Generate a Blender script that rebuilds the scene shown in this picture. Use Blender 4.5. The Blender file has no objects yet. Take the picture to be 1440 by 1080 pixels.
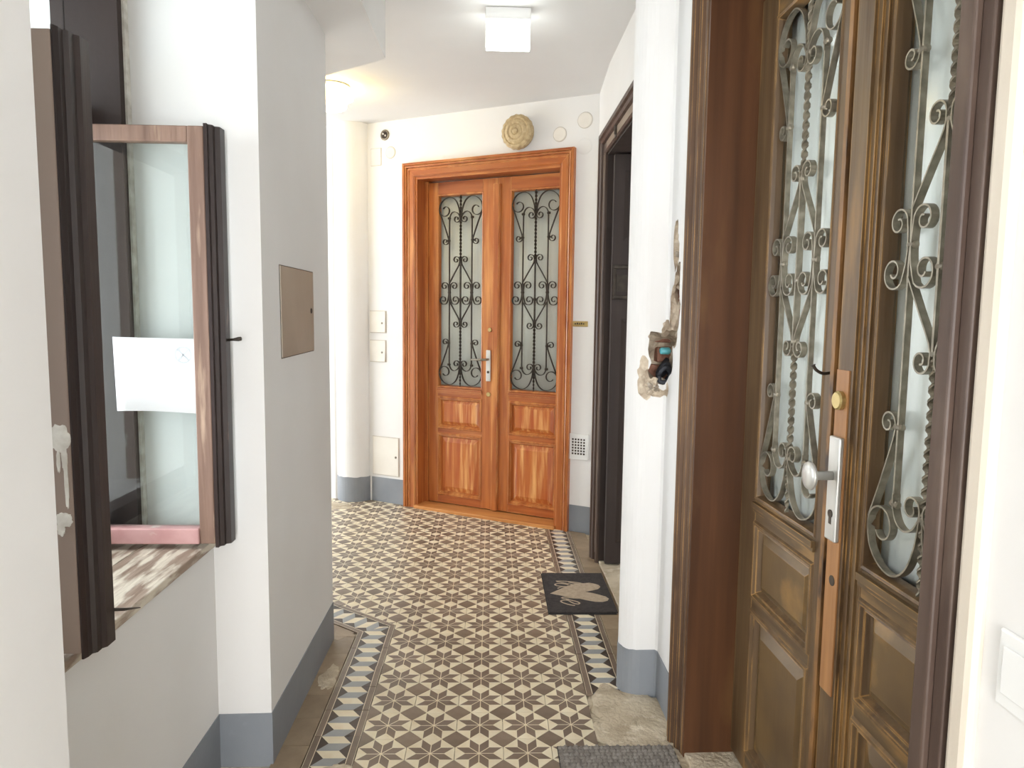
import bpy, bmesh, math, random
from mathutils import Vector, Matrix
random.seed(7)
S = bpy.context.scene
COL = S.collection
PI = math.pi

# ------------------------------------------------------------------ camera
F, H = 1000.0, 1.525
PIT, ROL, YAW = math.radians(5.682423), math.radians(0.677247), math.radians(1.730163)
cy, sy, cp, sp = math.cos(YAW), math.sin(YAW), math.cos(PIT), math.sin(PIT)
FW = Vector((sy*cp, cy*cp, -sp)); RT0 = Vector((cy, -sy, 0)); UP0 = RT0.cross(FW)
RT = RT0*math.cos(ROL) + UP0*math.sin(ROL); UP = UP0*math.cos(ROL) - RT0*math.sin(ROL)
CP = Vector((0, 0, H))
cd = bpy.data.cameras.new('camera'); cam = bpy.data.objects.new('camera', cd); COL.objects.link(cam)
cd.sensor_width = 36; cd.lens = 36*F/1440; cd.clip_start = .02
cam.matrix_world = Matrix(((RT.x, UP.x, -FW.x, 0), (RT.y, UP.y, -FW.y, 0), (RT.z, UP.z, -FW.z, H), (0, 0, 0, 1)))
S.camera = cam

# ------------------------------------------------------------------ world, daylight, exposure
w = bpy.data.worlds.new('sky'); S.world = w; w.use_nodes = True
w.node_tree.nodes['Background'].inputs[0].default_value = (.88, .94, 1.0, 1)
w.node_tree.nodes['Background'].inputs[1].default_value = 5.0
def area(name, loc, target, sx, sy_, power, col, spread=180):
    l = bpy.data.lights.new(name, 'AREA'); l.shape = 'RECTANGLE'; l.size = sx; l.size_y = sy_
    l.energy = power; l.color = col; l.spread = math.radians(spread)
    o = bpy.data.objects.new(name, l); COL.objects.link(o); o.location = loc
    o.rotation_euler = (Vector(target)-Vector(loc)).to_track_quat('-Z', 'Y').to_euler()
    return o
area('entrance_behind_offscreen', (0, -2.45, 1.25), (0, 2, 1.25), 1.15, 2.2, 56, (1, .985, .965))
area('window_left_offscreen', (-2.05, 1.74, 1.75), (0, 1.74, 1.4), 1.0, 1.9, 12, (.87, .945, 1))
vs = S.view_settings
vs.view_transform = 'Standard'; vs.look = 'None'; vs.gamma = 1; vs.use_curve_mapping = False
vs.exposure = 0.62

# ------------------------------------------------------------------ pixel -> place helpers
def ray(x, y): return FW + RT*((x-720)/F) - UP*((y-540)/F)
def onz(x, y, z=0.0):
    d = ray(x, y); return CP + d*((z-H)/d.z)

# ------------------------------------------------------------------ materials
def lin(c):
    return tuple(((v/255)/12.92 if v/255 <= .04045 else ((v/255+.055)/1.055)**2.4) for v in c) + (1,)
MATS = {}
def mat(name, c1, c2=None, scale=(6, 6, 6), rough=.6, bump=0, bscale=60, metal=0, lo=.35, hi=.65, c3=None, s3=5, lo3=.55, hi3=.7,
        detail=4, rand=0, spec=.5, emit=None, estr=0, coat=0, edge=None):
    m = bpy.data.materials.new(name); m.use_nodes = True; MATS[name] = m
    nt = m.node_tree; N = nt.nodes; L = nt.links; b = N['Principled BSDF']
    b.inputs['Roughness'].default_value = rough; b.inputs['Metallic'].default_value = metal
    b.inputs['Specular IOR Level'].default_value = spec
    b.inputs['Coat Weight'].default_value = coat
    tc = N.new('ShaderNodeTexCoord')
    def noise(sc, det=4, isvec=False):
        n = N.new('ShaderNodeTexNoise'); n.inputs['Detail'].default_value = det
        if isvec:
            mp = N.new('ShaderNodeMapping'); mp.inputs['Scale'].default_value = sc
            L.new(tc.outputs['Object'], mp.inputs[0]); L.new(mp.outputs[0], n.inputs['Vector'])
            n.inputs['Scale'].default_value = 1
        else:
            L.new(tc.outputs['Object'], n.inputs['Vector']); n.inputs['Scale'].default_value = sc
        return n
    def ramp(n, lo, hi):
        r = N.new('ShaderNodeMapRange'); r.inputs['From Min'].default_value = lo; r.inputs['From Max'].default_value = hi
        L.new(n.outputs['Fac'], r.inputs['Value']); return r.outputs[0]
    def mix(fac, a, bcol):
        x = N.new('ShaderNodeMix'); x.data_type = 'RGBA'
        L.new(fac, x.inputs['Factor'])
        if isinstance(a, tuple): x.inputs['A'].default_value = a
        else: L.new(a, x.inputs['A'])
        x.inputs['B'].default_value = bcol
        return x.outputs['Result']
    col = lin(c1)
    if c2: col = mix(ramp(noise(scale, detail, True), lo, hi), col, lin(c2))
    if c3: col = mix(ramp(noise(s3, 6, isinstance(s3, tuple)), lo3, hi3), col, lin(c3))
    if rand:
        oi = N.new('ShaderNodeObjectInfo'); r = N.new('ShaderNodeMapRange')
        r.inputs['To Min'].default_value = 1-rand; r.inputs['To Max'].default_value = 1+rand
        L.new(oi.outputs['Random'], r.inputs['Value'])
        h = N.new('ShaderNodeHueSaturation'); L.new(r.outputs[0], h.inputs['Value'])
        if isinstance(col, tuple): h.inputs['Color'].default_value = col
        else: L.new(col, h.inputs['Color'])
        col = h.outputs['Color']
    if edge:                                  # paint rubbed through on arrises
        bv = N.new('ShaderNodeBevel'); bv.samples = 4; bv.inputs['Radius'].default_value = .006
        ge = N.new('ShaderNodeNewGeometry'); dt = N.new('ShaderNodeVectorMath'); dt.operation = 'DOT_PRODUCT'
        L.new(bv.outputs[0], dt.inputs[0]); L.new(ge.outputs['Normal'], dt.inputs[1])
        r1 = N.new('ShaderNodeMapRange'); r1.inputs['From Min'].default_value = .985; r1.inputs['From Max'].default_value = .85
        L.new(dt.outputs['Value'], r1.inputs['Value'])
        r2 = ramp(noise((16, 16, 7), 5, True), .36, .62); mu = N.new('ShaderNodeMath'); mu.operation = 'MULTIPLY'
        L.new(r1.outputs[0], mu.inputs[0]); L.new(r2, mu.inputs[1])
        col = mix(mu.outputs[0], col, lin(edge))
    if isinstance(col, tuple): b.inputs['Base Color'].default_value = col
    else: L.new(col, b.inputs['Base Color'])
    if bump:
        n = noise(bscale, 5, isinstance(bscale, tuple)); bn = N.new('ShaderNodeBump')
        bn.inputs['Strength'].default_value = bump; bn.inputs['Distance'].default_value = .01
        L.new(n.outputs['Fac'], bn.inputs['Height']); L.new(bn.outputs[0], b.inputs['Normal'])
    if emit:
        b.inputs['Emission Color'].default_value = lin(emit); b.inputs['Emission Strength'].default_value = estr
    return m
mat('plaster', (231, 230, 228), (224, 222, 219), (1.2, 1.2, 1.2), .75, .12, 14, spec=.25)
mat('plaster_cream', (212, 202, 187), (203, 192, 176), (2, 2, 3), .6, .1, 20)
mat('plaster_raw', (218, 204, 182), (172, 154, 134), (18, 18, 18), .95, .9, 60, c3=(222, 210, 190), s3=30)
mat('ceiling_paint', (226, 225, 223), (220, 218, 216), (1, 1, 1), .85, .06, 8, spec=.2)
mat('base_paint', (138, 142, 147), (127, 131, 137), (3, 3, 3), .5, .1, 30, c3=(148, 153, 160), s3=9, lo3=.62, hi3=.8)
mat('concrete', (206, 193, 170), (172, 157, 133), (7, 7, 7), .9, 1, 55, c3=(216, 205, 184), s3=16)
mat('tile_cream', (236, 226, 200), (227, 213, 182), (14, 14, 14), .34, .05, 90, c3=(190, 165, 125), s3=7, lo3=.66, hi3=.85, rand=.05)
mat('tile_brown', (130, 114, 99), (116, 100, 86), (12, 12, 12), .36, .05, 90, c3=(136, 119, 101), s3=6, lo3=.6, hi3=.85, rand=.12)
mat('tile_diamond', (136, 120, 104), (122, 106, 90), (12, 12, 12), .36, .05, 90, c3=(140, 124, 106), s3=8, lo3=.6, hi3=.8, rand=.17)
mat('tile_dark', (78, 66, 58), (66, 55, 48), (12, 12, 12), .4, .05, 90, rand=.1)
mat('tile_grey', (158, 160, 160), (146, 149, 150), (12, 12, 12), .36, .05, 90, c3=(178, 160, 130), s3=9, lo3=.66, hi3=.85, rand=.06)
mat('tile_plain', (156, 138, 114), (136, 118, 97), (9, 9, 9), .5, .15, 60, c3=(100, 86, 72), s3=11, lo3=.6, hi3=.8, rand=.13)
mat('orange_wood', (178, 104, 48), (150, 78, 32), (26, 26, 1.6), .38, .05, (60, 60, 3), c3=(208, 144, 80), s3=(16, 16, 1.3), lo3=.52, hi3=.75, coat=.15, edge=(226, 168, 104))
mat('orange_rail', (172, 96, 44), (144, 72, 30), (1.8, 26, 26), .38, .05, (3, 60, 60), c3=(200, 132, 72), s3=(1.3, 16, 16), lo3=.55, hi3=.78, coat=.15, edge=(226, 168, 104))
mat('orange_panel', (166, 82, 34), (184, 108, 50), (40, 40, 2.5), .38, .05, (60, 60, 3), c3=(222, 166, 102), s3=(30, 30, 2), lo3=.5, hi3=.7, coat=.15, edge=(226, 168, 104))
mat('threshold_wood', (206, 146, 84), (188, 124, 66), (2, 30, 30), .4, .05, (3, 60, 60))
mat('brown_wood', (106, 84, 58), (80, 60, 40), (24, 24, 1.5), .4, .12, (60, 60, 3), c3=(158, 120, 72), s3=(9, 9, 1.6), lo3=.55, hi3=.75, spec=.35, edge=(196, 150, 88))
mat('brown_rail', (106, 85, 58), (82, 63, 42), (2, 24, 24), .4, .12, (3, 60, 60), c3=(168, 128, 76), s3=(3, 12, 12), lo3=.53, hi3=.73, spec=.35, edge=(196, 150, 88))
mat('brown_panel', (116, 92, 58), (88, 68, 44), (3, 20, 3), .36, .08, (20, 60, 3), c3=(178, 136, 78), s3=(4, 8, 4), lo3=.48, hi3=.7, spec=.35, edge=(196, 150, 88))
mat('worn_edge', (150, 108, 62), (86, 60, 38), (18, 18, 5), .45, .3, (40, 40, 9), c3=(60, 42, 30), s3=(22, 22, 7), lo3=.56, hi3=.66)
mat('jamb_wood', (90, 58, 36), (72, 45, 27), (20, 20, 1), .4, .04, (50, 50, 2), c3=(120, 88, 54), s3=(5, 5, 1.4), lo3=.58, hi3=.8, spec=.3)
mat('casing_brown', (98, 74, 55), (76, 55, 40), (24, 24, 1.4), .55, .1, (50, 50, 3), c3=(140, 108, 78), s3=(14, 14, 2), lo3=.58, hi3=.78, spec=.25, edge=(196, 150, 88))
mat('casing_dark', (88, 72, 63), (70, 55, 48), (20, 20, 1.5), .42, .1, (50, 50, 3), c3=(112, 95, 83), s3=(10, 10, 2), lo3=.58, hi3=.8, spec=.3)
mat('casing_band', (142, 125, 108), (124, 107, 92), (3, 12, 12), .45, .1, 30)
mat('dark_leaf', (58, 46, 41), (48, 37, 33), (18, 18, 1.2), .7, .05, (50, 50, 3))
mat('new_wood', (170, 122, 76), (148, 102, 60), (40, 40, 2.5), .45, .1, (80, 80, 4))
mat('sash_face', (146, 118, 102), (118, 92, 78), (26, 26, 1.6), .55, .2, (60, 60, 4), c3=(196, 170, 146), s3=(26, 26, 3), lo3=.62, hi3=.78)
mat('sash_paint', (150, 132, 120), (138, 120, 109), (3, 3, 1), .5, .05, 30, c3=(212, 212, 208), s3=(14, 14, 5), lo3=.69, hi3=.72)
mat('sash_dark', (48, 35, 32), (38, 27, 25), (20, 20, 1.2), .4, .1, (50, 50, 3), c3=(108, 84, 74), s3=(24, 24, 5), lo3=.7, hi3=.76)
mat('jamb_board', (62, 51, 48), (52, 42, 40), (6, 6, 1.5), .6, .08, 30, spec=.25, c3=(150, 135, 126), s3=(20, 20, 6), lo3=.74, hi3=.78)
mat('pink_paint', (200, 158, 156), (186, 140, 138), (12, 12, 12), .5, .1, 40, c3=(220, 210, 200), s3=14, lo3=.6, hi3=.72)
mat('sill_wood', (168, 150, 134), (140, 120, 104), (30, 3, 30), .75, .5, (60, 6, 60), c3=(212, 203, 186), s3=(22, 5, 22), lo3=.48, hi3=.58)
mat('flake_white', (225, 222, 214), (196, 190, 180), (30, 30, 30), .8, .3, 60)
mat('iron', (158, 150, 134), (124, 117, 103), (30, 30, 30), .4, .08, 60, metal=.6)
mat('iron_dark', (78, 70, 62), (58, 51, 45), (30, 30, 30), .42, .08, 60, metal=.6)
mat('steel', (206, 205, 200), (190, 189, 184), (20, 20, 4), .36, 0, metal=.55)
mat('brass', (196, 176, 122), (170, 148, 96), (20, 20, 20), .35, 0, metal=.7)
mat('hatch_metal', (186, 176, 162), (170, 159, 144), (3, 3, 3), .36, .03, 12, metal=.4)
mat('hatch_white', (228, 223, 213), (220, 214, 203), (4, 4, 4), .5, .03, 20)
mat('rim_grey', (196, 189, 178), rough=.7)
mat('plate_cream', (231, 226, 217), (224, 218, 208), (8, 8, 8), .7, .05, 30)
mat('lamp_gold', (196, 176, 138), (168, 146, 108), (40, 40, 40), .6, .2, 80, metal=.1)
mat('white_plastic', (232, 232, 230), rough=.45)
mat('exit_glow', (255, 255, 255), emit=(246, 255, 253), estr=6)
mat('lamp_glow', (255, 240, 205), emit=(255, 226, 150), estr=14)
mat('paper', (236, 239, 240), (231, 235, 236), (5, 5, 5), .8, .05, 20, emit=None)
mat('paper_mark', (196, 203, 207), rough=.9)
mat('mat_black', (62, 56, 54), (48, 43, 42), (60, 60, 60), .95, .6, 260)
mat('mat_beige', (186, 168, 146), (170, 152, 130), (60, 60, 60), .95, .5, 260)
mat('mat_edge', (30, 28, 28), rough=.7)
mat('weave_grey', (152, 146, 139), (124, 118, 112), (40, 40, 40), .9, .4, 200)
mat('brick', (164, 120, 100), (132, 92, 76), (20, 20, 20), .95, .8, 60)
mat('rubble', (186, 174, 158), (140, 127, 112), (25, 25, 25), .95, .8, 60)
mat('cable_black', (40, 42, 50), rough=.6)
mat('cap_teal', (86, 160, 168), rough=.4)
mat('curtain_white', (240, 242, 237), (232, 235, 230), (3, 3, 1), .8, .02, 40)
mat('curtain_grey', (206, 206, 198), (196, 196, 188), (3, 3, 1), .8, .02, 40)
def glass(name, tint, base=.04, rough=.02):
    m = bpy.data.materials.new(name); m.use_nodes = True; MATS[name] = m
    nt = m.node_tree; N = nt.nodes; L = nt.links; N.remove(N['Principled BSDF'])
    t = N.new('ShaderNodeBsdfTransparent'); t.inputs[0].default_value = tint
    g = N.new('ShaderNodeBsdfGlossy'); g.inputs['Roughness'].default_value = rough
    lw = N.new('ShaderNodeLayerWeight'); lw.inputs['Blend'].default_value = .5; p5 = N.new('ShaderNodeMath'); p5.operation = 'POWER'; p5.inputs[1].default_value = 5
    L.new(lw.outputs['Facing'], p5.inputs[0])
    a = N.new('ShaderNodeMath'); a.operation = 'MULTIPLY_ADD'; a.use_clamp = True; a.inputs[1].default_value = .9; a.inputs[2].default_value = base
    mx = N.new('ShaderNodeMixShader'); L.new(p5.outputs[0], a.inputs[0]); L.new(a.outputs[0], mx.inputs[0])
    L.new(t.outputs[0], mx.inputs[1]); L.new(g.outputs[0], mx.inputs[2]); L.new(mx.outputs[0], N['Material Output'].inputs[0])
glass('glass_clear', (.955, .99, .985, 1), .05)
glass('glass_frost', (.975, .985, .98, 1), .03, .12)

# ------------------------------------------------------------------ mesh helpers
def mk(name, V, Fc, mats, parent=None, mi=None, smooth=False, loc=None, rz=None):
    me = bpy.data.meshes.new(name); me.from_pydata([tuple(v) for v in V], [], Fc)
    for m in ([mats] if isinstance(mats, str) else mats): me.materials.append(MATS[m])
    if mi:
        for p, i in zip(me.polygons, mi): p.material_index = i
    if smooth:
        for p in me.polygons: p.use_smooth = True
    bm = bmesh.new(); bm.from_mesh(me); bmesh.ops.recalc_face_normals(bm, faces=bm.faces); bm.to_mesh(me); bm.free()
    return ob(name, me, parent, loc, rz)
def ob(name, me, parent=None, loc=None, rz=None):
    o = bpy.data.objects.new(name, me); COL.objects.link(o)
    if parent: o.parent = parent
    if loc: o.location = loc
    if rz is not None: o.rotation_euler = (0, 0, rz)
    return o
def tag(o, label=None, cat=None, group=None, kind=None):
    for k, v in (('label', label), ('category', cat), ('group', group), ('kind', kind)):
        if v: o[k] = v
    return o
def boxv(x0, x1, y0, y1, z0, z1):
    V = [(x, y, z) for z in (z0, z1) for y in (y0, y1) for x in (x0, x1)]
    return V, [(0, 2, 3, 1), (4, 5, 7, 6), (0, 1, 5, 4), (2, 6, 7, 3), (0, 4, 6, 2), (1, 3, 7, 5)]
def joinv(*parts):
    V = []; Fc = []
    for v, f in parts:
        n = len(V); V += list(v); Fc += [tuple(i+n for i in q) for q in f]
    return V, Fc
def bevel(o, wdt=.003, seg=2):
    b = o.modifiers.new('bevel', 'BEVEL'); b.width = wdt; b.segments = seg; b.limit_method = 'ANGLE'; return o
def box(name, x0, x1, y0, y1, z0, z1, m, parent=None, bev=0, **k):
    V, Fc = boxv(x0, x1, y0, y1, z0, z1); o = mk(name, V, Fc, m, parent, **k)
    if bev: bevel(o, bev)
    return o
def prismv(poly, z0, z1):
    n = len(poly); V = [(x, y, z0) for x, y in poly] + [(x, y, z1) for x, y in poly]
    return V, [tuple(range(n))[::-1], tuple(range(n, 2*n))] + [(i, (i+1) % n, (i+1) % n+n, i+n) for i in range(n)]
def prism(name, poly, z0, z1, m, parent=None, **k):
    V, Fc = prismv(poly, z0, z1); return mk(name, V, Fc, m, parent, **k)
def empty(name, loc, rz=0):
    o = bpy.data.objects.new(name, None); COL.objects.link(o); o.location = loc; o.rotation_euler = (0, 0, rz); o.empty_display_size = .1
    return o
def lathev(prof, n=24, wob=None):
    V = []; Fc = []
    for j, (r, z) in enumerate(prof):
        for i in range(n):
            a = 2*PI*i/n; rr = r*(1+(wob(j, i) if wob else 0)); V.append((rr*math.cos(a), rr*math.sin(a), z))
    for j in range(len(prof)-1):
        for i in range(n): Fc.append((j*n+i, j*n+(i+1) % n, (j+1)*n+(i+1) % n, (j+1)*n+i))
    Fc.append(tuple(range(n))[::-1]); Fc.append(tuple(range((len(prof)-1)*n, len(prof)*n)))
    return V, Fc
def tubev(pts, r, n=8):
    P = [Vector(p) for p in pts]; V = []; Fc = []
    for k, p in enumerate(P):
        t = (P[min(k+1, len(P)-1)]-P[max(k-1, 0)]).normalized()
        a = t.cross(Vector((.31, .17, .93))).normalized(); b = t.cross(a); rr = r[k] if isinstance(r, (list, tuple)) else r
        for i in range(n):
            q = p + a*(rr*math.cos(2*PI*i/n)) + b*(rr*math.sin(2*PI*i/n)); V.append(tuple(q))
    for k in range(len(P)-1):
        for i in range(n): Fc.append((k*n+i, k*n+(i+1) % n, (k+1)*n+(i+1) % n, (k+1)*n+i))
    Fc.append(tuple(range(n))[::-1]); Fc.append(tuple(range((len(P)-1)*n, len(P)*n)))
    return V, Fc
def spline(pts, sub=6):
    out = []; n = len(pts)
    for i in range(n-1):
        p0, p1, p2, p3 = pts[max(i-1, 0)], pts[i], pts[i+1], pts[min(i+2, n-1)]
        for k in range(sub):
            t = k/sub
            out.append(tuple(.5*(2*b+(c-a)*t+(2*a-5*b+4*c-d)*t*t+(-a+3*b-3*c+d)*t**3) for a, b, c, d in zip(p0, p1, p2, p3)))
    return out+[pts[-1]]
def ribbonv(pts, th=.004, dep=.017):
    """flat iron strip following pts (x, z), th thick in the plane, dep deep in y"""
    V = []; Fc = []; n = len(pts)
    for k, (x, z) in enumerate(pts):
        x0, z0 = pts[max(k-1, 0)]; x1, z1 = pts[min(k+1, n-1)]
        l = math.hypot(x1-x0, z1-z0) or 1; nx, nz = -(z1-z0)/l*th/2, (x1-x0)/l*th/2
        V += [(x+nx, -dep/2, z+nz), (x-nx, -dep/2, z-nz), (x-nx, dep/2, z-nz), (x+nx, dep/2, z+nz)]
    for k in range(n-1):
        for i in range(4): Fc.append((k*4+i, k*4+(i+1) % 4, (k+1)*4+(i+1) % 4, (k+1)*4+i))
    Fc += [(0, 1, 2, 3), tuple(range(4*n-4, 4*n))]
    return V, Fc
def clip(poly, a, b, c):
    """keep a*x+b*y <= c"""
    out = []
    for i in range(len(poly)):
        p, q = poly[i], poly[(i+1) % len(poly)]
        dp, dq = a*p[0]+b*p[1]-c, a*q[0]+b*q[1]-c
        if dp <= 0: out.append(p)
        if dp*dq < 0:
            t = dp/(dp-dq); out.append((p[0]+(q[0]-p[0])*t, p[1]+(q[1]-p[1])*t))
    return out
def parea(p): return abs(sum(p[i][0]*p[(i+1) % len(p)][1]-p[(i+1) % len(p)][0]*p[i][1] for i in range(len(p))))/2

# ------------------------------------------------------------------ layout constants
CEIL = 2.97; BEAM = 2.71
XL = -.725                                   # corridor face of the left wall
A = Vector((-.681, 5.507)); DD = Vector((.884, -.468)).normalized(); DN = Vector((-DD.y, DD.x))
def ow(s, o): p = A + DD*s + DN*o; return (p.x, p.y)
def struct(o, label=None): return tag(o, label, kind='structure')

# ------------------------------------------------------------------ room shell
floor = struct(box('floor', -4.2, 2.0, -2.3, 8.0, -.15, -.012, 'concrete'), 'worn patterned stoneware tile floor of the corridor')
struct(box('ceiling', -4.2, 2.0, -2.3, 8.0, CEIL, CEIL+.15, 'ceiling_paint'), 'plain white painted ceiling')
EN = Vector((-.794, .608))
def el(t, off=0): return (XL+EN.x*t+.608*off, 3.215+EN.y*t+.794*off)
struct(prism('wall_left', [(XL, 2.288), (XL, 3.215), el(2.6), (-2.8, 2.288)], -.02, BEAM, 'plaster'), 'white plaster wall pier between the window niche and the side hall')
struct(prism('wall_left_near', [(XL, -2.3), (XL, 1.185), (-1.75, 1.185), (-1.75, -2.3)], -.02, BEAM, 'plaster'), 'white plaster wall before the window niche')
struct(box('wall_left_parapet', -1.75, -.9, 1.185, 2.288, -.02, .760, 'plaster'), 'white parapet wall under the window sill')
struct(box('wall_left_lintel', -1.75, XL, 1.185, 2.288, 2.60, BEAM, 'plaster'), 'wall above the window niche')
struct(prism('trim_1', [(-.508, -2.3), (-.508, 3.50), (-.508+EN.x*2.6, 3.50+EN.y*2.6), (-2.9, -2.3)], BEAM, CEIL, 'plaster'), 'dropped bulkhead along the left side of the ceiling')
def wall_o(name, s0, s1, z0, z1): return struct(prism(name, [ow(s0, .04), ow(s1, .04), ow(s1, .42), ow(s0, .42)], z0, z1, 'plaster'))
wall_o('wall_back_left', -.36, .09, -.02, CEIL); wall_o('wall_back_right', 1.295, 1.75, -.02, CEIL); wall_o('wall_back_lintel', .09, 1.295, 2.54, CEIL)
struct(prism('wall_back_room', [ow(-.36, .6), ow(1.75, .6), ow(1.75, .7), ow(-.36, .7)], -.02, CEIL, 'plaster'))
cl = [(-1.10+.145*math.cos(a), 5.775+.145*math.sin(a)) for a in [i*2*PI/40 for i in range(40)]]
struct(prism('wall_back_column', cl, -.02, CEIL, 'plaster', smooth=False), 'rounded engaged white column at the end of the wall')
struct(prism('wall_back_hall', [(-1.0, 5.76), (-1.26, 5.74), (-3.9, 7.1), (-3.9, 7.5), (-1.0, 6.3)], -.02, CEIL, 'plaster'))
# right side, far to near
struct(prism('wall_right_far', [(.705, 4.90), (.672, 4.255), (1.7, 4.255), (1.7, 4.90)], -.02, CEIL, 'plaster'), 'white plaster wall beside the dark doorway')
struct(box('wall_right_lintel', .672, .85, 3.30, 4.255, 2.50, CEIL, 'plaster'))
struct(box('wall_right_room', 1.6, 1.7, 3.30, 4.255, -.02, CEIL, 'plaster'))
arc = [(.607+.075*math.cos(a), 2.785+.075*math.sin(a)) for a in [PI+i*PI/2/8 for i in range(9)]]
pier = [(.672, 3.30), (.55, 2.86)] + arc + [(.667, 2.712), (.676, 2.703), (.676, 2.40), (1.4, 2.40), (1.4, 3.30)]
wpier = struct(prism('wall_right', pier, -.02, CEIL, ['plaster']), 'white plaster pier with a broken hole beside the brown door')
struct(box('wall_right_over_door', .69, 1.4, 1.035, 2.40, 2.55, CEIL, 'plaster'))
struct(box('wall_right_near', .716, 1.4, -2.3, 1.035, -.02, CEIL, 'plaster'), 'white plaster wall next to the brown door')
struct(box('wall_right_back_room', 1.3, 1.4, 1.035, 2.40, -.02, 2.55, 'plaster'))
# wall behind the viewpoint with the open entrance
struct(box('wall_entrance_left', XL, -.55, -2.3, -2.15, -.02, CEIL, 'plaster')); struct(box('wall_entrance_right', .55, .716, -2.3, -2.15, -.02, CEIL, 'plaster'))
struct(box('wall_entrance_top', -.55, .55, -2.3, -2.15, 2.35, CEIL, 'plaster'))

# painted base bands
def band(name, path, h=.18, off=.003, label=None):
    V = []; Fc = []
    n = len(path); L_ = []
    for k, (x, y) in enumerate(path):
        a = Vector(path[max(k-1, 0)]); b = Vector(path[min(k+1, n-1)])
        if 0 < k < n-1:
            d1 = (Vector((x, y))-a).normalized(); d2 = (b-Vector((x, y))).normalized(); nn = Vector((-d1.y-d2.y, d1.x+d2.x)).normalized()
            nn /= max(.5, nn.dot(Vector((-d1.y, d1.x))))
        else: d = (b-a).normalized(); nn = Vector((-d.y, d.x))
        L_.append(((x-nn.x*off*2, y-nn.y*off*2), (x+nn.x*off, y+nn.y*off)))
    for (i_, o_) in L_:
        hh = h + random.uniform(-.003, .003)
        V += [(*i_, -.01), (*o_, -.01), (*o_, hh), (*i_, hh)]
    for k in range(n-1):
        for i in range(4): Fc.append((k*4+i, k*4+(i+1) % 4, (k+1)*4+(i+1) % 4, (k+1)*4+i))
    Fc += [(0, 1, 2, 3), tuple(range(4*n-4, 4*n))]
    return struct(mk(name, V, Fc, 'base_paint'), label or 'painted grey-blue base band')
band('baseboard_left', [el(.5), (XL, 3.215), (XL, 2.288), (-.9, 2.288), (-.9, 1.19)])
band('baseboard_left_near', [(XL, 1.185), (XL, -2.1)])
band('baseboard_back', [ow(.005, .04), ow(-.33, .04)], h=.20)
band('baseboard_back_column', [p for p in [(-1.10+.145*math.cos(a), 5.775+.145*math.sin(a)) for a in [math.radians(q) for q in range(-25, -166, -10)]]], h=.20)
band('baseboard_back_right', [(.704, 4.82), ow(1.55, .04), ow(1.385, .04)], h=.19)
band('baseboard_right', [(.676, 2.41), (.676, 2.703)] + [(.667, 2.712)] + arc[::-1] + [(.55, 2.86), (.66, 3.26)], h=.19)
band('baseboard_right_near', [(.716, -2.1), (.716, .9)])

# ------------------------------------------------------------------ tile floor
T = .17; OX, OY = -.369, 2.337
t0 = .2071*T; t1 = .5*T; g = .0010
def octo(k=1): return [(t1*k*x, t0*y) if i else (t0*x, t1*k*y) for i, x, y in ((1, 1, 1), (0, 1, 1), (0, -1, 1), (1, -1, 1), (1, -1, -1), (0, -1, -1), (0, 1, -1), (1, 1, -1))]
OCT = [(x*(1-g/t1), y*(1-g/t1)) for x, y in [(t1, t0), (t0, t1), (-t0, t1), (-t1, t0), (-t1, -t0), (-t0, -t1), (t0, -t1), (t1, -t0)]]
RH = []
for k in range(8):
    a = k*PI/4
    rh = [(0, 0), (.2929*T, 0), (.5*T, .2071*T), (.2071*T, .2071*T)] if k % 2 == 0 else None
    if k % 2 == 0:
        c, s_ = math.cos(a), math.sin(a); P = [(x*c-y*s_, x*s_+y*c) for x, y in rh]; RH.append(P)
        P2 = [(0, 0), (.2071*T, .2071*T), (.2071*T, .5*T), (0, .2929*T)]; RH.append([(x*c-y*s_, x*s_+y*c) for x, y in P2])
def shrink(P, d):
    cx = sum(p[0] for p in P)/len(P); cy_ = sum(p[1] for p in P)/len(P); out = P
    n = len(P); res = []
    # inset by moving every edge inward by d
    lines = []
    for i in range(n):
        p, q = P[i], P[(i+1) % n]; l = math.hypot(q[0]-p[0], q[1]-p[1]); nx, ny = (q[1]-p[1])/l, -(q[0]-p[0])/l
        if nx*(cx-p[0])+ny*(cy_-p[1]) > 0: nx, ny = -nx, -ny
        lines.append((nx, ny, nx*p[0]+ny*p[1]-d))
    poly = P
    for a, b, c in lines: poly = clip(poly, a, b, c)
    return poly
RHS = [shrink(P, .0017) for P in RH]
dq = t0*2*math.sqrt(.5)-g*1.3
DIA = [(dq*1.0*x, dq*1.0*y) for x, y in ((1, 0), (0, 1), (-1, 0), (0, -1))]
def tile_mesh(name, outline, inlay, mats, th=.010):
    V, Fc = prismv(outline, -th, 0); mi = [0]*len(Fc)
    for P, i in inlay:
        n = len(V); V += [(x, y, .00025) for x, y in P]; Fc.append(tuple(range(n, n+len(P)))); mi.append(i)
    me = bpy.data.meshes.new(name); me.from_pydata(V, [], Fc)
    for m in mats: me.materials.append(MATS[m])
    for p, i in zip(me.polygons, mi): p.material_index = i
    bm = bmesh.new(); bm.from_mesh(me); bmesh.ops.recalc_face_normals(bm, faces=[f for f in bm.faces][:len(outline)+2])
    bm.faces.ensure_lookup_table()
    for f in bm.faces:
        if f.index >= len(outline)+2 and f.normal.z < 0: f.normal_flip()
    bm.to_mesh(me); bm.free()
    return me
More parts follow.
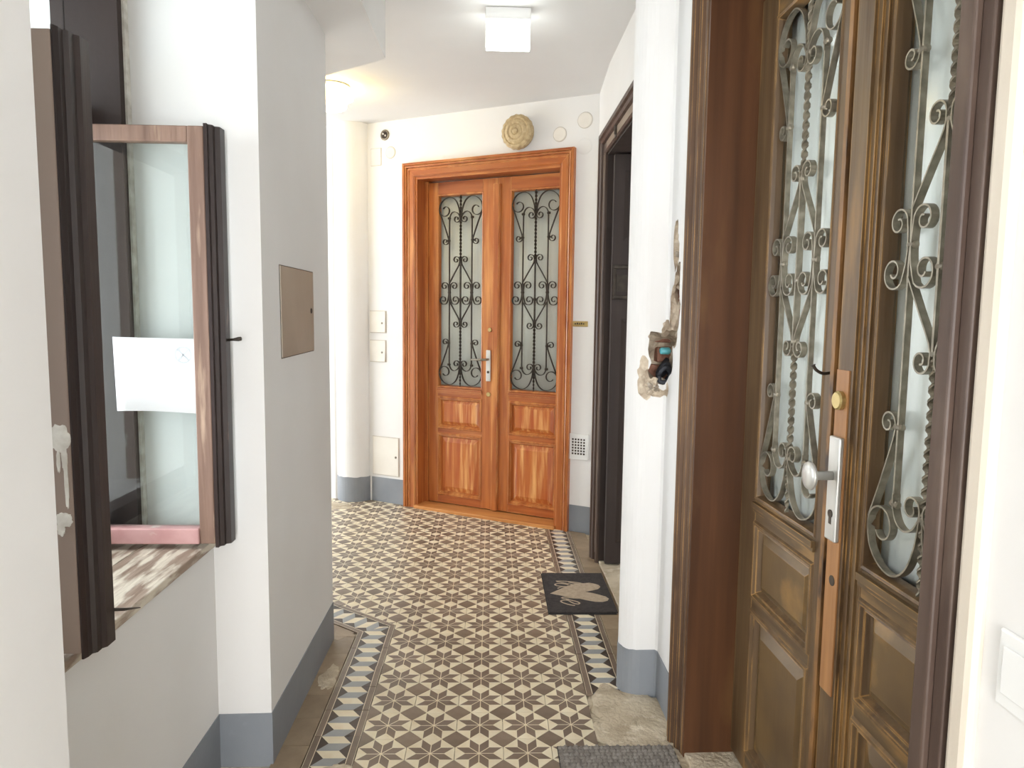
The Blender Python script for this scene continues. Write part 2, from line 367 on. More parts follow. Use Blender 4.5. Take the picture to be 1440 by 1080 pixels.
def lay(name, outline, inlay, mats, x, y, planes=(), rz=0, cache={}, jit=True):
    """place a tile; planes are world half planes that cut it"""
    c, s_ = math.cos(rz), math.sin(rz)
    loc = []
    for a, b, cc in planes: loc.append((a*c+b*s_, -a*s_+b*c, cc-a*x-b*y))
    cut = any(max(a*p[0]+b*p[1]-cc for p in outline) > 0 for a, b, cc in loc)
    if cut:
        o2 = outline
        for pl in loc: o2 = clip(o2, *pl) if o2 else o2
        if len(o2) < 3 or parea(o2) < 2.5e-4: return
        in2 = []
        for P, i in inlay:
            for pl in loc: P = clip(P, *pl) if P else P
            if len(P) >= 3 and parea(P) > 1e-6: in2.append((P, i))
        me = tile_mesh(name, o2, in2, mats)
    else:
        key = (name, len(inlay))
        if key not in cache: cache[key] = tile_mesh(name, outline, inlay, mats)
        me = cache[key]
    o = ob(name, me, floor, (x, y, random.uniform(-.0007, .0004) if jit else 0))
    o.rotation_euler = (random.gauss(0, .0022), random.gauss(0, .0022), rz+random.gauss(0, .003))
    return o
NL = (.608, .794, 2.393)                      # inner edge of the angled border
BACK = (DN.x, DN.y, DN.x*ow(0, .03)[0]+DN.y*ow(0, .03)[1])
RIGHT = (1, 0, .394); LEFT = (-1, 0, .455)
ANG = (-NL[0], -NL[1], -NL[2])
COLC = (-.3, .954, 5.96)
def planes_for(cx): return [BACK, RIGHT] + ([ANG, COLC] if cx < -.46 else [LEFT] if cx < -.35 else [])
INL = [(P, 1) for P in RHS]
for r in range(-9, 22):
    for c in range(-9, 5):
        x, y = OX+c*T, OY+r*T
        if c < 0 and (NL[0]*x+NL[1]*y < NL[2]-.12 or x < -1.75): continue
        if y > 6.1: continue
        if not (c == 4 and r < 0): lay('star_tile', OCT, INL, ['tile_cream', 'tile_brown'], x, y, [BACK, RIGHT] + ([ANG, COLC] if c < 0 else []))
        if c == 0:                            # half diamonds along the left border
            yl = y+T/2
            if yl < 3.42: lay('diamond_tile', DIA, [], ['tile_diamond'], x-T/2, yl, [LEFT, BACK])
for r in range(-9, 22):
    for c in range(-9, 5):
        x, y = OX+(c+.5)*T, OY+(r+.5)*T
        if y > 6.1 or x < -1.75: continue
        if c < -1 or (c == -1 and y > 3.42):
            if NL[0]*x+NL[1]*y < NL[2]-.06: continue
            lay('diamond_tile', DIA, [], ['tile_diamond'], x, y, [BACK, ANG, COLC])
        elif c >= 0 and not (c == 4 and r < 0):
            lay('diamond_tile', DIA, [], ['tile_diamond'], x, y, [BACK, RIGHT])
# border tiles: local x across (0..T), y along (0..T)
BO = [(g, g), (T-g, g), (T-g, T-g), (g, T-g)]
def border_inlay(flip=False):
    out = []
    def R_(x0, x1, i): out.append(([(x0, g), (x1, g), (x1, T-g), (x0, T-g)], i))
    R_(.0245, .027, 1); R_(.143, .1455, 1); R_(.002, .0035, 1); R_(.1665, .168, 1)
    a, b = .028, .142; w_ = b-a; rb = .70*w_; off = w_-rb; hp = T/4
    R_(a, b, 2)
    z = []
    for k in range(2):
        y0 = k*2*hp
        q = [(a, y0), (a+rb, y0), (b, y0+hp), (a+off, y0+hp)]; out.append((q, 3))
        q = [(a+off, y0+hp), (b, y0+hp), (a+rb, y0+2*hp), (a, y0+2*hp)]; out.append((q, 1))
    # lift the zigzag above its dark ground
    return out
def border_mesh_fix(inl):
    return inl
BI = border_inlay(); BMATS = ['tile_brown', 'tile_cream', 'tile_dark', 'tile_grey']
_tm = tile_mesh
def tile_mesh(name, outline, inlay, mats, th=.010):
    me = _tm(name, outline, inlay, mats, th)
    for p in me.polygons:
        if p.index >= len(outline)+2 and len(mats) == 4 and p.material_index != 2:
            for v in p.vertices: me.vertices[v].co.z += .0002
    return me
CORN = Vector((-.454, 3.362)); OUTC = Vector((-.624, 3.277)); bd = (CORN-OUTC).normalized(); bn = Vector((-bd.y, bd.x)); BIS = (bn.x, bn.y, bn.dot(CORN))
for k in range(-6, 9):
    y = OY-.085+T*(k-1)+.02
    lay('border_tile', BO, BI, BMATS, -.625, y, [BIS])
ang_rz = math.atan2(-.608, -.794)+PI/2        # local y runs along the border
for k in range(0, 9):
    p = CORN + EN*(k*T-.12)
    # local x across pointing away from the star field
    lay('border_tile', BO, BI, BMATS, p.x-.608*.17, p.y-.794*.17, [(-BIS[0], -BIS[1], -BIS[2])], rz=math.atan2(EN.y, EN.x)-PI/2)
for k in range(0, 14):
    lay('border_tile', BO, BI, BMATS, .396, 2.72+T*k, [BACK])
PT = [(g, g), (.104, g), (.104, T-g), (g, T-g)]
for k in range(-6, 9):
    lay('plain_tile', PT, [], ['tile_plain'], -.732, OY+T*(k-2)+.05, [(.608, .794, 2.20)])
for k in range(0, 13):
    lay('plain_tile', PT, [], ['tile_plain'], .567, 2.80+T*k, [BACK])
for k in range(0, 5):
    p = Vector((-.70, 3.195))+EN*(k*T)
    lay('plain_tile', [(g, g), (.06, g), (.06, T-g), (g, T-g)], [], ['tile_plain'], p.x+.0, p.y+.0, [], rz=math.atan2(EN.y, EN.x)-PI/2)
# broken concrete repair by the pier
def blob(name, cx, cy_, rx, ry, m, hgt, seed, n=44, rings=9, rough=.13):
    rnd = random.Random(seed); ph = [rnd.uniform(0, 6.28) for _ in range(8)]
    V = [(cx, cy_, hgt)]; Fc = []
    def rad(a): return 1+rough*(math.sin(3*a+ph[0])+.7*math.sin(5*a+ph[1])+.5*math.sin(9*a+ph[2])+.35*math.sin(15*a+ph[3]))
    for j in range(1, rings+1):
        q = j/rings
        for i in range(n):
            a = 2*PI*i/n; rr = rad(a)*q
            V.append((cx+rx*rr*math.cos(a), cy_+ry*rr*math.sin(a), (-.009 if j == rings else hgt*(1-q**3)+.0012+rnd.uniform(-.0011, .0013))))
    for i in range(n): Fc.append((0, 1+i, 1+(i+1) % n))
    for j in range(rings-1):
        for i in range(n): Fc.append((1+j*n+i, 1+j*n+(i+1) % n, 1+(j+1)*n+(i+1) % n, 1+(j+1)*n+i))
    return mk(name, V, Fc, m, floor, smooth=True)
blob('concrete_patch', .565, 2.53, .185, .245, 'concrete', .005, 3, 80, 14)
blob('concrete_patch', .56, 2.16, .2, .25, 'concrete', .003, 9)
blob('concrete_patch', -.665, 2.86, .04, .11, 'concrete', .002, 5)
blob('concrete_patch', -.50, 2.25, .05, .035, 'concrete', .002, 6)
blob('concrete_patch', -1.22, 5.50, .17, .11, 'concrete', .003, 12)
box('stone_threshold', .676, 1.55, 3.30, 4.25, -.012, .012, 'concrete', floor, bev=.004)

# ------------------------------------------------------------------ wrought iron grille pieces (x from the glass centre, z from the glass bottom)
GH = 1.46
def strip(pts, sub=6): return spline(pts, sub)
def curl(cx, cz, r, a0, turns, sgn, n=26, shrink_to=.25):
    return [(cx+r*(1-(1-shrink_to)*t)*math.cos(a0+sgn*turns*2*PI*t), cz+r*(1-(1-shrink_to)*t)*math.sin(a0+sgn*turns*2*PI*t)) for t in [i/n for i in range(n+1)]]
def rd(d): return math.radians(d)
PIECES = {}
# large outer scroll at the top, left half
PIECES['big'] = strip([(-.004, 1.285), (-.014, 1.35), (-.04, 1.41), (-.085, 1.440), (-.135, 1.432), (-.173, 1.40), (-.187, 1.355)]) + curl(-.135, 1.345, .052, rd(170), .93, 1, 26, .42)[1:]
# inner scroll springing from the side bar and curling below the collar
PIECES['inner'] = strip([(-.098, 1.262), (-.094, 1.296), (-.078, 1.322), (-.052, 1.331), (-.024, 1.318), (-.006, 1.292)]) + curl(-.034, 1.278, .030, rd(15), 1.15, -1, 26, .3)[1:]
# brace from the large scroll down to the bar, small outward curl
PIECES['brace'] = strip([(-.186, 1.335), (-.15, 1.25), (-.114, 1.155), (-.105, 1.125)]) + curl(-.133, 1.113, .029, rd(15), 1.3, -1, 26, .2)[1:]
# rafter from the bar up to the centre, curling outward
PIECES['rafter'] = strip([(-.096, .80), (-.055, .868), (-.016, .93), (-.007, .955)]) + curl(-.037, .972, .030, rd(-10), 1.3, 1, 28, .2)[1:]
# paired scroll on the side bar
PIECES['side'] = curl(-.140, .775, .033, rd(0), 1.3, 1, 28, .2)[::-1][:-1] + strip([(-.106, .762), (-.103, .727), (-.106, .692), (-.115, .66)]) + curl(-.150, .672, .040, rd(-25), 1.35, -1, 30, .2)[1:]
GM = {}
def gmesh(k, v, f, m='iron'):
    if k not in GM:
        me = bpy.data.meshes.new(k); me.from_pydata(v, [], f); me.materials.append(MATS[m])
        bm = bmesh.new(); bm.from_mesh(me); bmesh.ops.recalc_face_normals(bm, faces=bm.faces); bm.to_mesh(me); bm.free(); GM[k] = me
    return GM[k]
def make_grille(parent, cx, y, z0, m, kz=1.0):
    """centre bar with two plain side bars; scrolls and collars are its pieces"""
    key = 'grille_'+m
    if key not in GM:
        parts = []
        for z_0, z_1, tw in ((0.0, .165, True), (.165, .50, True), (.50, .96, False), (.96, 1.30, True), (1.30, 1.46, True)):
            n = int((z_1-z_0)/.0025) if tw else 2; V = []; Fc = []
            for j in range(n+1):
                t = j/n; a = t*(z_1-z_0)/.026*PI if tw else PI/2; h_ = 1.0
                if z_0 == 0.0: h_ *= .6+.4*t
                for ex, ey in ((1, 1), (-1, 1), (-1, -1), (1, -1)):
                    ex, ey = ex*.0088*h_, ey*.0034*h_
                    V.append((ex*math.cos(a)-ey*math.sin(a), ex*math.sin(a)+ey*math.cos(a), z_0+(z_1-z_0)*t))
            for j in range(n):
                for q in range(4): Fc.append((j*4+q, j*4+(q+1) % 4, j*4+4+(q+1) % 4, j*4+4+q))
            Fc += [(3, 2, 1, 0), tuple(range(4*n, 4*n+4))]; parts.append((V, Fc))
        GM[key] = None; v, f = joinv(*parts); del GM[key]; gmesh(key, v, f, m)
    gr = ob('grille', GM[key], parent, (cx, y, z0)); gr.scale = (1, 1, kz)
    for sx in (-1, 1):
        v, f = boxv(-.0028, .0028, -.007, .007, .19, 1.27); ob('side_bar', gmesh('side_bar_'+m, v, f, m), gr, (sx*.098, 0, 0))
    def add(nm, sx, up):
        v, f = ribbonv(PIECES[nm]); o = ob('scroll', gmesh('scroll_'+nm+m, v, f, m), gr)
        o.scale = (sx, 1, 1 if up else -1)
        if not up: o.location.z = GH
        return o
    for sx in (1, -1):
        for up in (True, False):
            for nm in ('big', 'inner', 'brace', 'rafter'): add(nm, sx, up)
        add('side', sx, True)
        o = ob('scroll', GM['scroll_side'+m], gr); o.scale = (-sx, 1, 1); o.location.x = -sx*.196
    v, f = lathev([(.004, -.011), (.0085, -.009), (.0105, 0), (.0085, .009), (.004, .011)], 10)
    v = [(z*1.15, y_*.95, x) for x, y_, z in v]; cm = gmesh('collar_'+m, v, f, m)
    for x, z in ((0, 1.292), (0, .168), (0, .955), (0, .505), (0, .676), (-.098, .727), (.098, .727), (-.100, 1.285), (.100, 1.285), (-.1, .175), (.1, .175), (-.103, 1.118), (.103, 1.118), (-.103, .342), (.103, .342)):
        ob('collar', cm, gr, (x, 0, z))
    return gr

# ------------------------------------------------------------------ panelled double doors
def casing_piece(parent, prof, x0, x1, ztop, yw, m, side, z0=0.0, name='casing'):
    V = []; n = len(prof)
    for a, b in prof:
        if side == 'l': P = [(x0-a, yw-b, z0), (x0-a, yw-b, ztop+a)]
        elif side == 't': P = [(x0-a, yw-b, ztop+a), (x1+a, yw-b, ztop+a)]
        else: P = [(x1+a, yw-b, ztop+a), (x1+a, yw-b, z0)]
        V += P
    Fc = [(2*i, 2*i+1, 2*((i+1) % n)+1, 2*((i+1) % n)) for i in range(n)] + [tuple(range(0, 2*n, 2)), tuple(range(1, 2*n, 2))]
    return mk(name, V, Fc, m, parent)
def frustum(x0, x1, z0, z1, yb, yf, inset):
    V = [(x0, yb, z0), (x1, yb, z0), (x1, yb, z1), (x0, yb, z1), (x0+inset, yf, z0+inset), (x1-inset, yf, z0+inset), (x1-inset, yf, z1-inset), (x0+inset, yf, z1-inset)]
    return V, [(0, 1, 5, 4), (1, 2, 6, 5), (2, 3, 7, 6), (3, 0, 4, 7), (4, 5, 6, 7), (0, 3, 2, 1)]
def ring(x0, x1, z0, z1, prof):
    """mitred moulding frame; prof = (inset from edge, y)"""
    V = []; Fc = []; n = len(prof)
    for a, y in prof: V += [(x0+a, y, z0+a), (x1-a, y, z0+a), (x1-a, y, z1-a), (x0+a, y, z1-a)]
    for j in range(n-1):
        for i in range(4): Fc.append((j*4+i, j*4+(i+1) % 4, j*4+4+(i+1) % 4, j*4+4+i))
    return V, Fc
def make_leaf(door, x0, x1, cx, yf, P, gcurt, zb=.032, zt=2.505, hw=.195):
    """one leaf: stiles and rails, two raised panels, glazed upper light with its grille"""
    g0, g1, G0, G1 = cx-hw, cx+hw, .95, .95+GH
    th = .045
    stv, stf = joinv(boxv(x0, g0, yf, yf+th, zb, zt), boxv(g1, x1, yf, yf+th, zb, zt))
    leaf = bevel(mk('door_leaf', stv, stf, P['wood'], door), .002, 1)
    for a, b in ((zb, .095), (.585, .625), (.875, G0), (G1, zt)):
        bevel(mk('rail', *boxv(g0, g1, yf+.0006, yf+th, a, b), P['rail'], leaf), .002, 1)
    for a, b in ((.095, .585), (.625, .875)):
        pr = [(0, yf+.001), (.006, yf-.006), (.014, yf-.006), (.020, yf+.004), (.026, yf+.002), (.032, yf+.014), (.036, yf+.020)]
        mk('panel_moulding', *ring(g0-.004, g1+.004, a-.004, b+.004, pr), P['wood'], leaf)
        fx, fz = frustum(g0+.034, g1-.034, a+.034, b-.034, yf+.018, yf+.006, .035 if b-a > .3 else .022)
        V = fx + [(g0+.02, yf+.02, a+.02), (g1-.02, yf+.02, a+.02), (g1-.02, yf+.02, b-.02), (g0+.02, yf+.02, b-.02)]
        V += [(v[0], yf+.038, v[2]) for v in V[-4:]]
        Fc = fz[:5] + [(8, 9, 1, 0), (9, 10, 2, 1), (10, 11, 3, 2), (11, 8, 0, 3), (12, 13, 14, 15), (8, 12, 13, 9), (9, 13, 14, 10), (10, 14, 15, 11), (11, 15, 12, 8)]
        mk('panel', V, Fc, P['panel'], leaf)
    # glazing bead, weather moulding under the light, pane
    pr = [(0, yf+.001), (.005, yf-.004), (.012, yf-.002), (.016, yf+.010), (.019, yf+.028)]
    mk('glazing_bead', *ring(g0-.006, g1+.006, G0-.006, G1+.006, pr), P['wood'], leaf)
    mk('apron_moulding', *joinv(boxv(g0-.004, g1+.004, yf-.012, yf+.002, G0-.030, G0-.012), boxv(g0-.004, g1+.004, yf-.007, yf+.002, G0-.042, G0-.030)), P['rail'], leaf)
    mk('glass_pane', *boxv(g0+.004, g1-.004, yf+.030, yf+.034, G0+.002, G1-.002), 'glass_frost', leaf)
    make_grille(door, cx, yf+.010, G0, P['iron'])
    # curtain hung behind the pane
    V = []; Fc = []; n = 60; sd = random.random()*6
    for i in range(n+1):
        x = g0-.03+(g1-g0+.06)*i/n; yy = yf+.054+P['fold']*(math.sin(i*.62+sd)+.5*math.sin(i*1.37+sd*2))
        V += [(x, yy, G0-.03), (x, yy+.001, G1+.03)]
    for i in range(n): Fc.append((2*i, 2*i+2, 2*i+3, 2*i+1))
    c = mk('curtain', V, Fc, gcurt, None, smooth=True)
    c.modifiers.new('thickness', 'SOLIDIFY').thickness = .0015
    c.location = door.location; c.rotation_euler = door.rotation_euler
    return leaf, c
def lever_handle(leaf, x, z, y, m='steel'):
    v, f = boxv(x-.019, x+.019, y-.009, y, z-.135, z+.10)
    p = bevel(mk('handle_plate', v, f, m, leaf), .006, 3)
    mk('lever', *joinv(tubev([(x, y-.006, z+.03), (x, y-.05, z+.03), (x-.012, y-.058, z+.03), (x-.125, y-.055, z+.026)], [.009, .009, .009, .007], 10)), 'iron', leaf, smooth=True)
    v, f = lathev([(.010, 0), (.010, .003), (.004, .0035)], 14)
    mk('keyhole_shade', [(x+a, y-.0085-c, z-.065+b) for a, b, c in v], f, 'iron_dark', leaf)  # dark disc paints in the shade of the keyhole
def knob_disc(leaf, x, z, y, r, h, m, name='lock_cylinder'):
    v, f = lathev([(r, 0), (r, h*.7), (r*.82, h), (r*.3, h)], 20)
    return mk(name, [(x+a, y-c, z+b) for a, b, c in v], f, m, leaf, smooth=False)
PROF_O = [(0, 0), (0, .016), (.010, .024), (.046, .024), (.048, .029), (.058, .029), (.060, .022), (.064, .022), (.066, .034), (.074, .038), (.078, .030), (.081, .030), (.084, .040), (.100, .040), (.100, 0)]
PROF_B = [(0, 0), (0, .010), (.008, .018), (.030, .018), (.033, .012), (.038, .012), (.042, .026), (.055, .030), (.060, .024), (.066, .024), (.070, .040), (.082, .046), (.092, .040), (.110, .040), (.110, 0)]

# door_1: varnished orange door at the end
d1 = struct(empty('door_1', (A.x, A.y, 0), math.atan2(DD.y, DD.x)), 'orange varnished double door with iron grilles')
PO = dict(wood='orange_wood', rail='orange_rail', panel='orange_panel', iron='iron_dark', fold=.0012)
for sd_, mm in (('l', 'orange_wood'), ('t', 'orange_rail'), ('r', 'orange_wood')): casing_piece(d1, PROF_O, .10, 1.285, 2.535, .04, mm, sd_)
for x0, x1 in ((.092, .115), (1.272, 1.294)): box('jamb_lining', x0, x1, .03, .21, 0, 2.545, 'orange_wood', d1)
box('jamb_lining', .115, .14, .140, .21, 0, 2.545, 'orange_wood', d1); box('head_lining', .092, 1.294, .03, .21, 2.515, 2.545, 'orange_rail', d1)
box('threshold', .10, 1.285, -.005, .22, -.012, .024, 'threshold_wood', d1, bev=.006)
lf1, cu1 = make_leaf(d1, .142, .735, .42, .15, PO, 'curtain_grey')
lf2, cu2 = make_leaf(d1, .737, 1.272, 1.04, .15, PO, 'curtain_grey')
mk('astragal', *joinv(boxv(.708, .765, .134, .150, .034, 2.46), boxv(.716, .757, .128, .134, .034, 2.46)), 'orange_wood', lf1)
tag(cu1, 'grey-white curtain behind the orange door leaf with the lever handle', 'curtain'); tag(cu2, 'grey-white curtain behind the orange door leaf without a handle', 'curtain')
lever_handle(lf1, .682, 1.15, .134)
knob_disc(lf1, .686, 1.40, .146, .016, .012, 'brass'); knob_disc(lf1, .676, .915, .146, .017, .007, 'brass', 'old_lock_rosette')

# door_2: worn brown door on the right
bx_ = Vector((.026, -.9997)).normalized(); by_ = Vector((-bx_.y, bx_.x))
BOG = Vector((.843, 2.312)) - bx_*.12 - by_*.17
d2 = struct(empty('door_2', (BOG.x, BOG.y, 0), math.atan2(bx_.y, bx_.x)), 'worn brown double door with iron grilles')
PB = dict(wood='brown_wood', rail='brown_rail', panel='brown_panel', iron='iron', fold=.0022)
casing_piece(d2, PROF_B, .11, 1.348, 2.535, .02, 'casing_brown', 'l', z0=-.01); casing_piece(d2, PROF_B, .11, 1.348, 2.535, .02, 'casing_brown', 't')
box('casing', 1.348, 1.383, -.018, .06, -.01, 2.56, 'casing_dark', d2, bev=.004); box('casing', 1.3835, 1.41, -.008, .06, -.01, 2.57, 'casing_dark', d2, bev=.003)
box('jamb_lining', .100, .118, .006, .26, -.01, 2.545, 'jamb_wood', d2); box('jamb_lining', 1.362, 1.382, .006, .26, 0, 2.545, 'jamb_wood', d2)
box('head_lining', .10, 1.365, .006, .26, 2.512, 2.545, 'jamb_wood', d2); box('threshold', .11, 1.36, .01, .24, -.012, .014, 'concrete', d2, bev=.004)
lb1, cb1 = make_leaf(d2, .121, .716, .439, .17, PB, 'curtain_white')
lb2, cb2 = make_leaf(d2, .742, 1.360, 1.056, .17, PB, 'curtain_white')
tag(cb1, 'white curtain behind the brown door leaf beside the broken pier', 'curtain'); tag(cb2, 'white curtain behind the brown door leaf with the knob plate', 'curtain')
mk('worn_edge', *joinv(boxv(.690, .718, .160, .172, .04, 2.50), boxv(.700, .718, .152, .160, .04, 2.50)), 'worn_edge', lb1)
mk('rebate', *boxv(.7165, .7415, .186, .21, .034, 2.50), 'brown_wood', lb1)
mk('astragal', *joinv(boxv(.742, .812, .150, .171, .034, 2.50), boxv(.800, .830, .158, .171, .034, 2.50), boxv(.830, .846, .163, .171, .034, 2.50)), 'brown_wood', lb2)
mk('patch_board', *boxv(.744, .800, .1465, .1505, .60, 1.40), 'new_wood', lb2)
pl = bevel(mk('knob_plate', *boxv(.748, .797, .134, .147, .985, 1.24), 'steel', lb2), .004, 2)
v, f = lathev([(.011, 0), (.011, .042), (.014, .047), (.031, .050), (.035, .054), (.033, .060), (.022, .063)], 24)
mk('door_knob', [(.772+a, .134-c, 1.145+b) for a, b, c in v], f, 'steel', lb2, smooth=True)
v, f = lathev([(.010, 0), (.010, .002)], 16)
mk('keyhole_shade', *joinv(([(.774+a, .134-c, 1.052+b) for a, b, c in v], f), boxv(.769, .779, .1325, .134, 1.027, 1.052)), 'iron_dark', lb2)  # keyhole shade painted as a dark disc and slot
knob_disc(lb2, .770, 1.327, .147, .023, .014, 'brass', 'lock_rosette')
v, f = lathev([(.013, 0), (.013, .001)], 16); mk('old_lock_hole_shade', [(.776+a, .1465-c, .885+b) for a, b, c in v], f, 'iron_dark', lb2)  # flat dark disc paints the shade inside the old lock hole
mk('coat_hook', *tubev(spline([(.668, .170, 1.385), (.668, .150, 1.383), (.668, .132, 1.392), (.668, .124, 1.404)], 5), [.004]*15+[.0065], 8), 'iron_dark', lb1, smooth=True)
struct(box('trim_2', .699, .74, .966, 1.012, -.01, CEIL, 'plaster_cream', bev=.012), 'cream painted plaster edge beside the brown door casing')

# door_3: dark doorway with its leaf standing open
d3 = struct(empty('door_3', (.672, 4.36, 0), -PI/2), 'dark brown doorway with an open leaf')
PROF_D = [(0, 0), (0, .012), (.010, .020), (.016, .014), (.060, .014), (.066, .028), (.080, .034), (.088, .026), (.096, .040), (.120, .040), (.120, 0)]
casing_piece(d3, PROF_D, .12, 1.03, 2.46, 0, 'casing_dark', 'l', z0=-.01); casing_piece(d3, PROF_D, .12, 1.03, 2.46, 0, 'casing_dark', 't')
box('head_band', .16, 1.0, -.0155, -.008, 2.478, 2.518, 'casing_band', d3); box('side_band', .065, .100, -.0155, -.008, .05, 2.46, 'casing_band', d3)
box('jamb_lining', .10, .122, 0, .20, -.01, 2.47, 'dark_leaf', d3); box('head_lining', .10, 1.05, 0, .20, 2.45, 2.475, 'dark_leaf', d3)
mk('number_plate', *joinv(boxv(.46, .50, -.022, -.015, 2.462, 2.53), boxv(.47, .49, -.026, -.022, 2.48, 2.545)), 'iron_dark', d3)
ol = box('door_leaf', .150, .195, .03, .60, .02, 2.44, 'dark_leaf', d3)
for za, zb_ in ((.15, 1.5), (1.95, 2.35)): mk('panel', *[[(.195+(.008 if k >= 4 else .0), v[0], v[2]) for k, v in enumerate(q)] if i == 0 else q for i, q in enumerate(frustum(.09, .54, za, zb_, 0, 1, .02))], 'dark_leaf', ol)
ls = bevel(mk('letter_slot', *joinv(boxv(.195, .207, .035, .165, 1.615, 1.635), boxv(.195, .207, .035, .165, 1.79, 1.81), boxv(.195, .207, .035, .052, 1.635, 1.79), boxv(.195, .207, .148, .165, 1.635, 1.79)), 'iron_dark', ol), .002, 1)
mk('slot_flap', *boxv(.195, .201, .056, .144, 1.66, 1.755), 'iron_dark', ol)

# ------------------------------------------------------------------ window in the left niche
w1 = struct(empty('window_1', (-1.2, 1.736, .79), 0), 'old brown casement window standing open in the wall niche')
def wl(V): return [(x+1.2, y-1.736, z-.79) for x, y, z in V]
def wbox(name, x0, x1, y0, y1, z0, z1, m, parent=w1, bev=0):
    V, Fc = boxv(x0, x1, y0, y1, z0, z1); o = mk(name, wl(V), Fc, m, parent)
    if bev: bevel(o, bev)
    return o
wbox('jamb_board', -1.31, -1.115, 2.236, 2.286, .80, 2.598, 'jamb_board'); wbox('jamb_board', -1.31, -1.115, 1.187, 1.235, .80, 2.598, 'jamb_board')
wbox('paint_edge', -1.1149, -1.108, 2.262, 2.2865, .82, 2.598, 'flake_white')
wbox('head_board', -1.31, -1.115, 1.235, 2.236, 2.545, 2.598, 'jamb_board'); wbox('transom_bar', -1.31, -1.22, 1.235, 2.236, 2.07, 2.13, 'jamb_board')
wbox('bottom_board', -1.31, -1.24, 1.235, 2.236, .80, .86, 'jamb_board')
wbox('outer_frame', -1.60, -1.55, 1.187, 1.25, .78, 2.598, 'sash_paint'); wbox('outer_frame', -1.60, -1.55, 2.225, 2.286, .78, 2.598, 'sash_paint'); wbox('outer_frame', -1.60, -1.55, 1.71, 1.76, .78, 2.598, 'sash_paint')
wbox('transom_pane', -1.272, -1.268, 1.235, 2.236, 2.13, 2.545, 'glass_clear')
for x0, x1, nm in ((-1.085, -.888, 0), (-1.33, -1.092, 1)): wbox('sill_board', x0, x1, 1.188, 2.286, .760, .786-.004*nm, 'sill_wood', bev=.004)
def sash(y0, y1, xf, face, endprof):
    xh = -1.245; zb, zt = .803, 2.06; st = .047
    s_ = wbox('sash', xf-st, xf, y0, y1, zb, zt, face, bev=.003)
    wbox('hinge_stile', xh, xh+st, y0, y1, zb, zt, face, s_, .003)
    wbox('top_rail', xh+st, xf-st, y0+.001, y1-.001, zt-.046, zt, face, s_, .003)
    wbox('bottom_rail', xh+st, xf-st, y0-.006, y1-.001, zb, zb+.050, 'pink_paint' if y0 > 2 else face, s_, .004)
    wbox('glass_pane', xh+st-.008, xf-st+.008, (y0+y1)/2-.002, (y0+y1)/2+.002, zb+.04, zt-.04, 'glass_clear', s_)
    V, Fc = prismv(endprof, zb-.012, zt+.008); mk('meeting_stile', wl(V), Fc, 'sash_dark', s_)
    return s_
xf = -.848
sr = sash(2.168, 2.208, xf, 'sash_face', [(xf, 2.170), (xf+.010, 2.170), (xf+.010, 2.184), (xf+.020, 2.190), (xf+.020, 2.206), (xf+.033, 2.213), (xf+.033, 2.250), (xf-.03, 2.250), (xf-.03, 2.209), (xf, 2.209)])
xl_ = -.853
sl = sash(1.452, 1.492, xl_, 'sash_paint', [(xl_, 1.454), (xl_+.004, 1.454), (xl_+.008, 1.466), (xl_+.008, 1.480), (xl_+.016, 1.486), (xl_+.016, 1.504), (xl_+.023, 1.512), (xl_+.023, 1.545), (xl_-.03, 1.545), (xl_-.03, 1.493), (xl_, 1.493)])
V, Fc = tubev([(-.82, 2.225, 1.432), (-.795, 2.222, 1.434), (-.778, 2.22, 1.436), (-.770, 2.219, 1.437)], [.004, .004, .007, .006], 8)
mk('window_catch', wl(V), Fc, 'iron_dark', sr, smooth=True)
V, Fc = tubev([(-.86, 1.55, .858), (-.81, 1.55, .859), (-.775, 1.55, .863)], [.005, .0035, .001], 6)
mk('hook_pin', wl(V), Fc, 'iron_dark', sl)
for k, (cx_, cz_, rx_, rz_) in enumerate(((-.874, 1.262, .020, .028), (-.866, 1.222, .006, .030), (-.878, 1.215, .004, .024), (-.864, 1.165, .004, .05), (-.872, 1.092, .016, .016), (-.879, 1.078, .008, .02))):
    rn = random.Random(40+k); nn_ = 26; V = []
    for yy in (1.4512-.0004*k, 1.4524):
        for i in range(nn_):
            a = 2*PI*i/nn_; q = 1+rn.uniform(-.14, .14); V.append((cx_+rx_*q*math.cos(a), yy, cz_+rz_*q*math.sin(a)))
    mk('paint_splash', wl(V), [tuple(range(nn_)), tuple(range(nn_, 2*nn_))]+[(i, (i+1) % nn_, (i+1) % nn_+nn_, i+nn_) for i in range(nn_)], 'flake_white', sl)
# paper notice on the pane
pap = []; n = 10
for i in range(n+1):
    t = i/n; pap += [(-1.135+.275*t, 2.1800-.003*math.sin(t*3), 1.215-.006*t+.003*math.sin(4*t)), (-1.140+.272*t, 2.1805-.002*math.sin(t*2.4), 1.440-.004*t)]
notice = mk('paper_notice', pap, [(2*i, 2*i+2, 2*i+3, 2*i+1) for i in range(n)], 'paper', smooth=True)
notice.modifiers.new('thickness', 'SOLIDIFY').thickness = .0008
tag(notice, 'white paper notice taped to the open window pane', 'notice')
V, Fc = [], []
for i in range(24):
    a = 2*PI*i/24
    for r_ in (.026, .022): V.append((-.930+r_*math.cos(a), 2.1754, 1.388+r_*math.sin(a)))
for i in range(24): j = (i+1) % 24; Fc.append((2*i, 2*j, 2*j+1, 2*i+1))
mk('printed_ring', V, Fc, 'paper_mark', notice)
V, Fc = [], []
for a in (PI/4, -PI/4):
    c, s_ = math.cos(a), math.sin(a); k = len(V)
    V += [(-.930+u*c-q*s_, 2.1754, 1.388+u*s_+q*c) for u, q in ((-.023, -.002), (.023, -.002), (.023, .002), (-.023, .002))]; Fc.append((k, k+1, k+2, k+3))
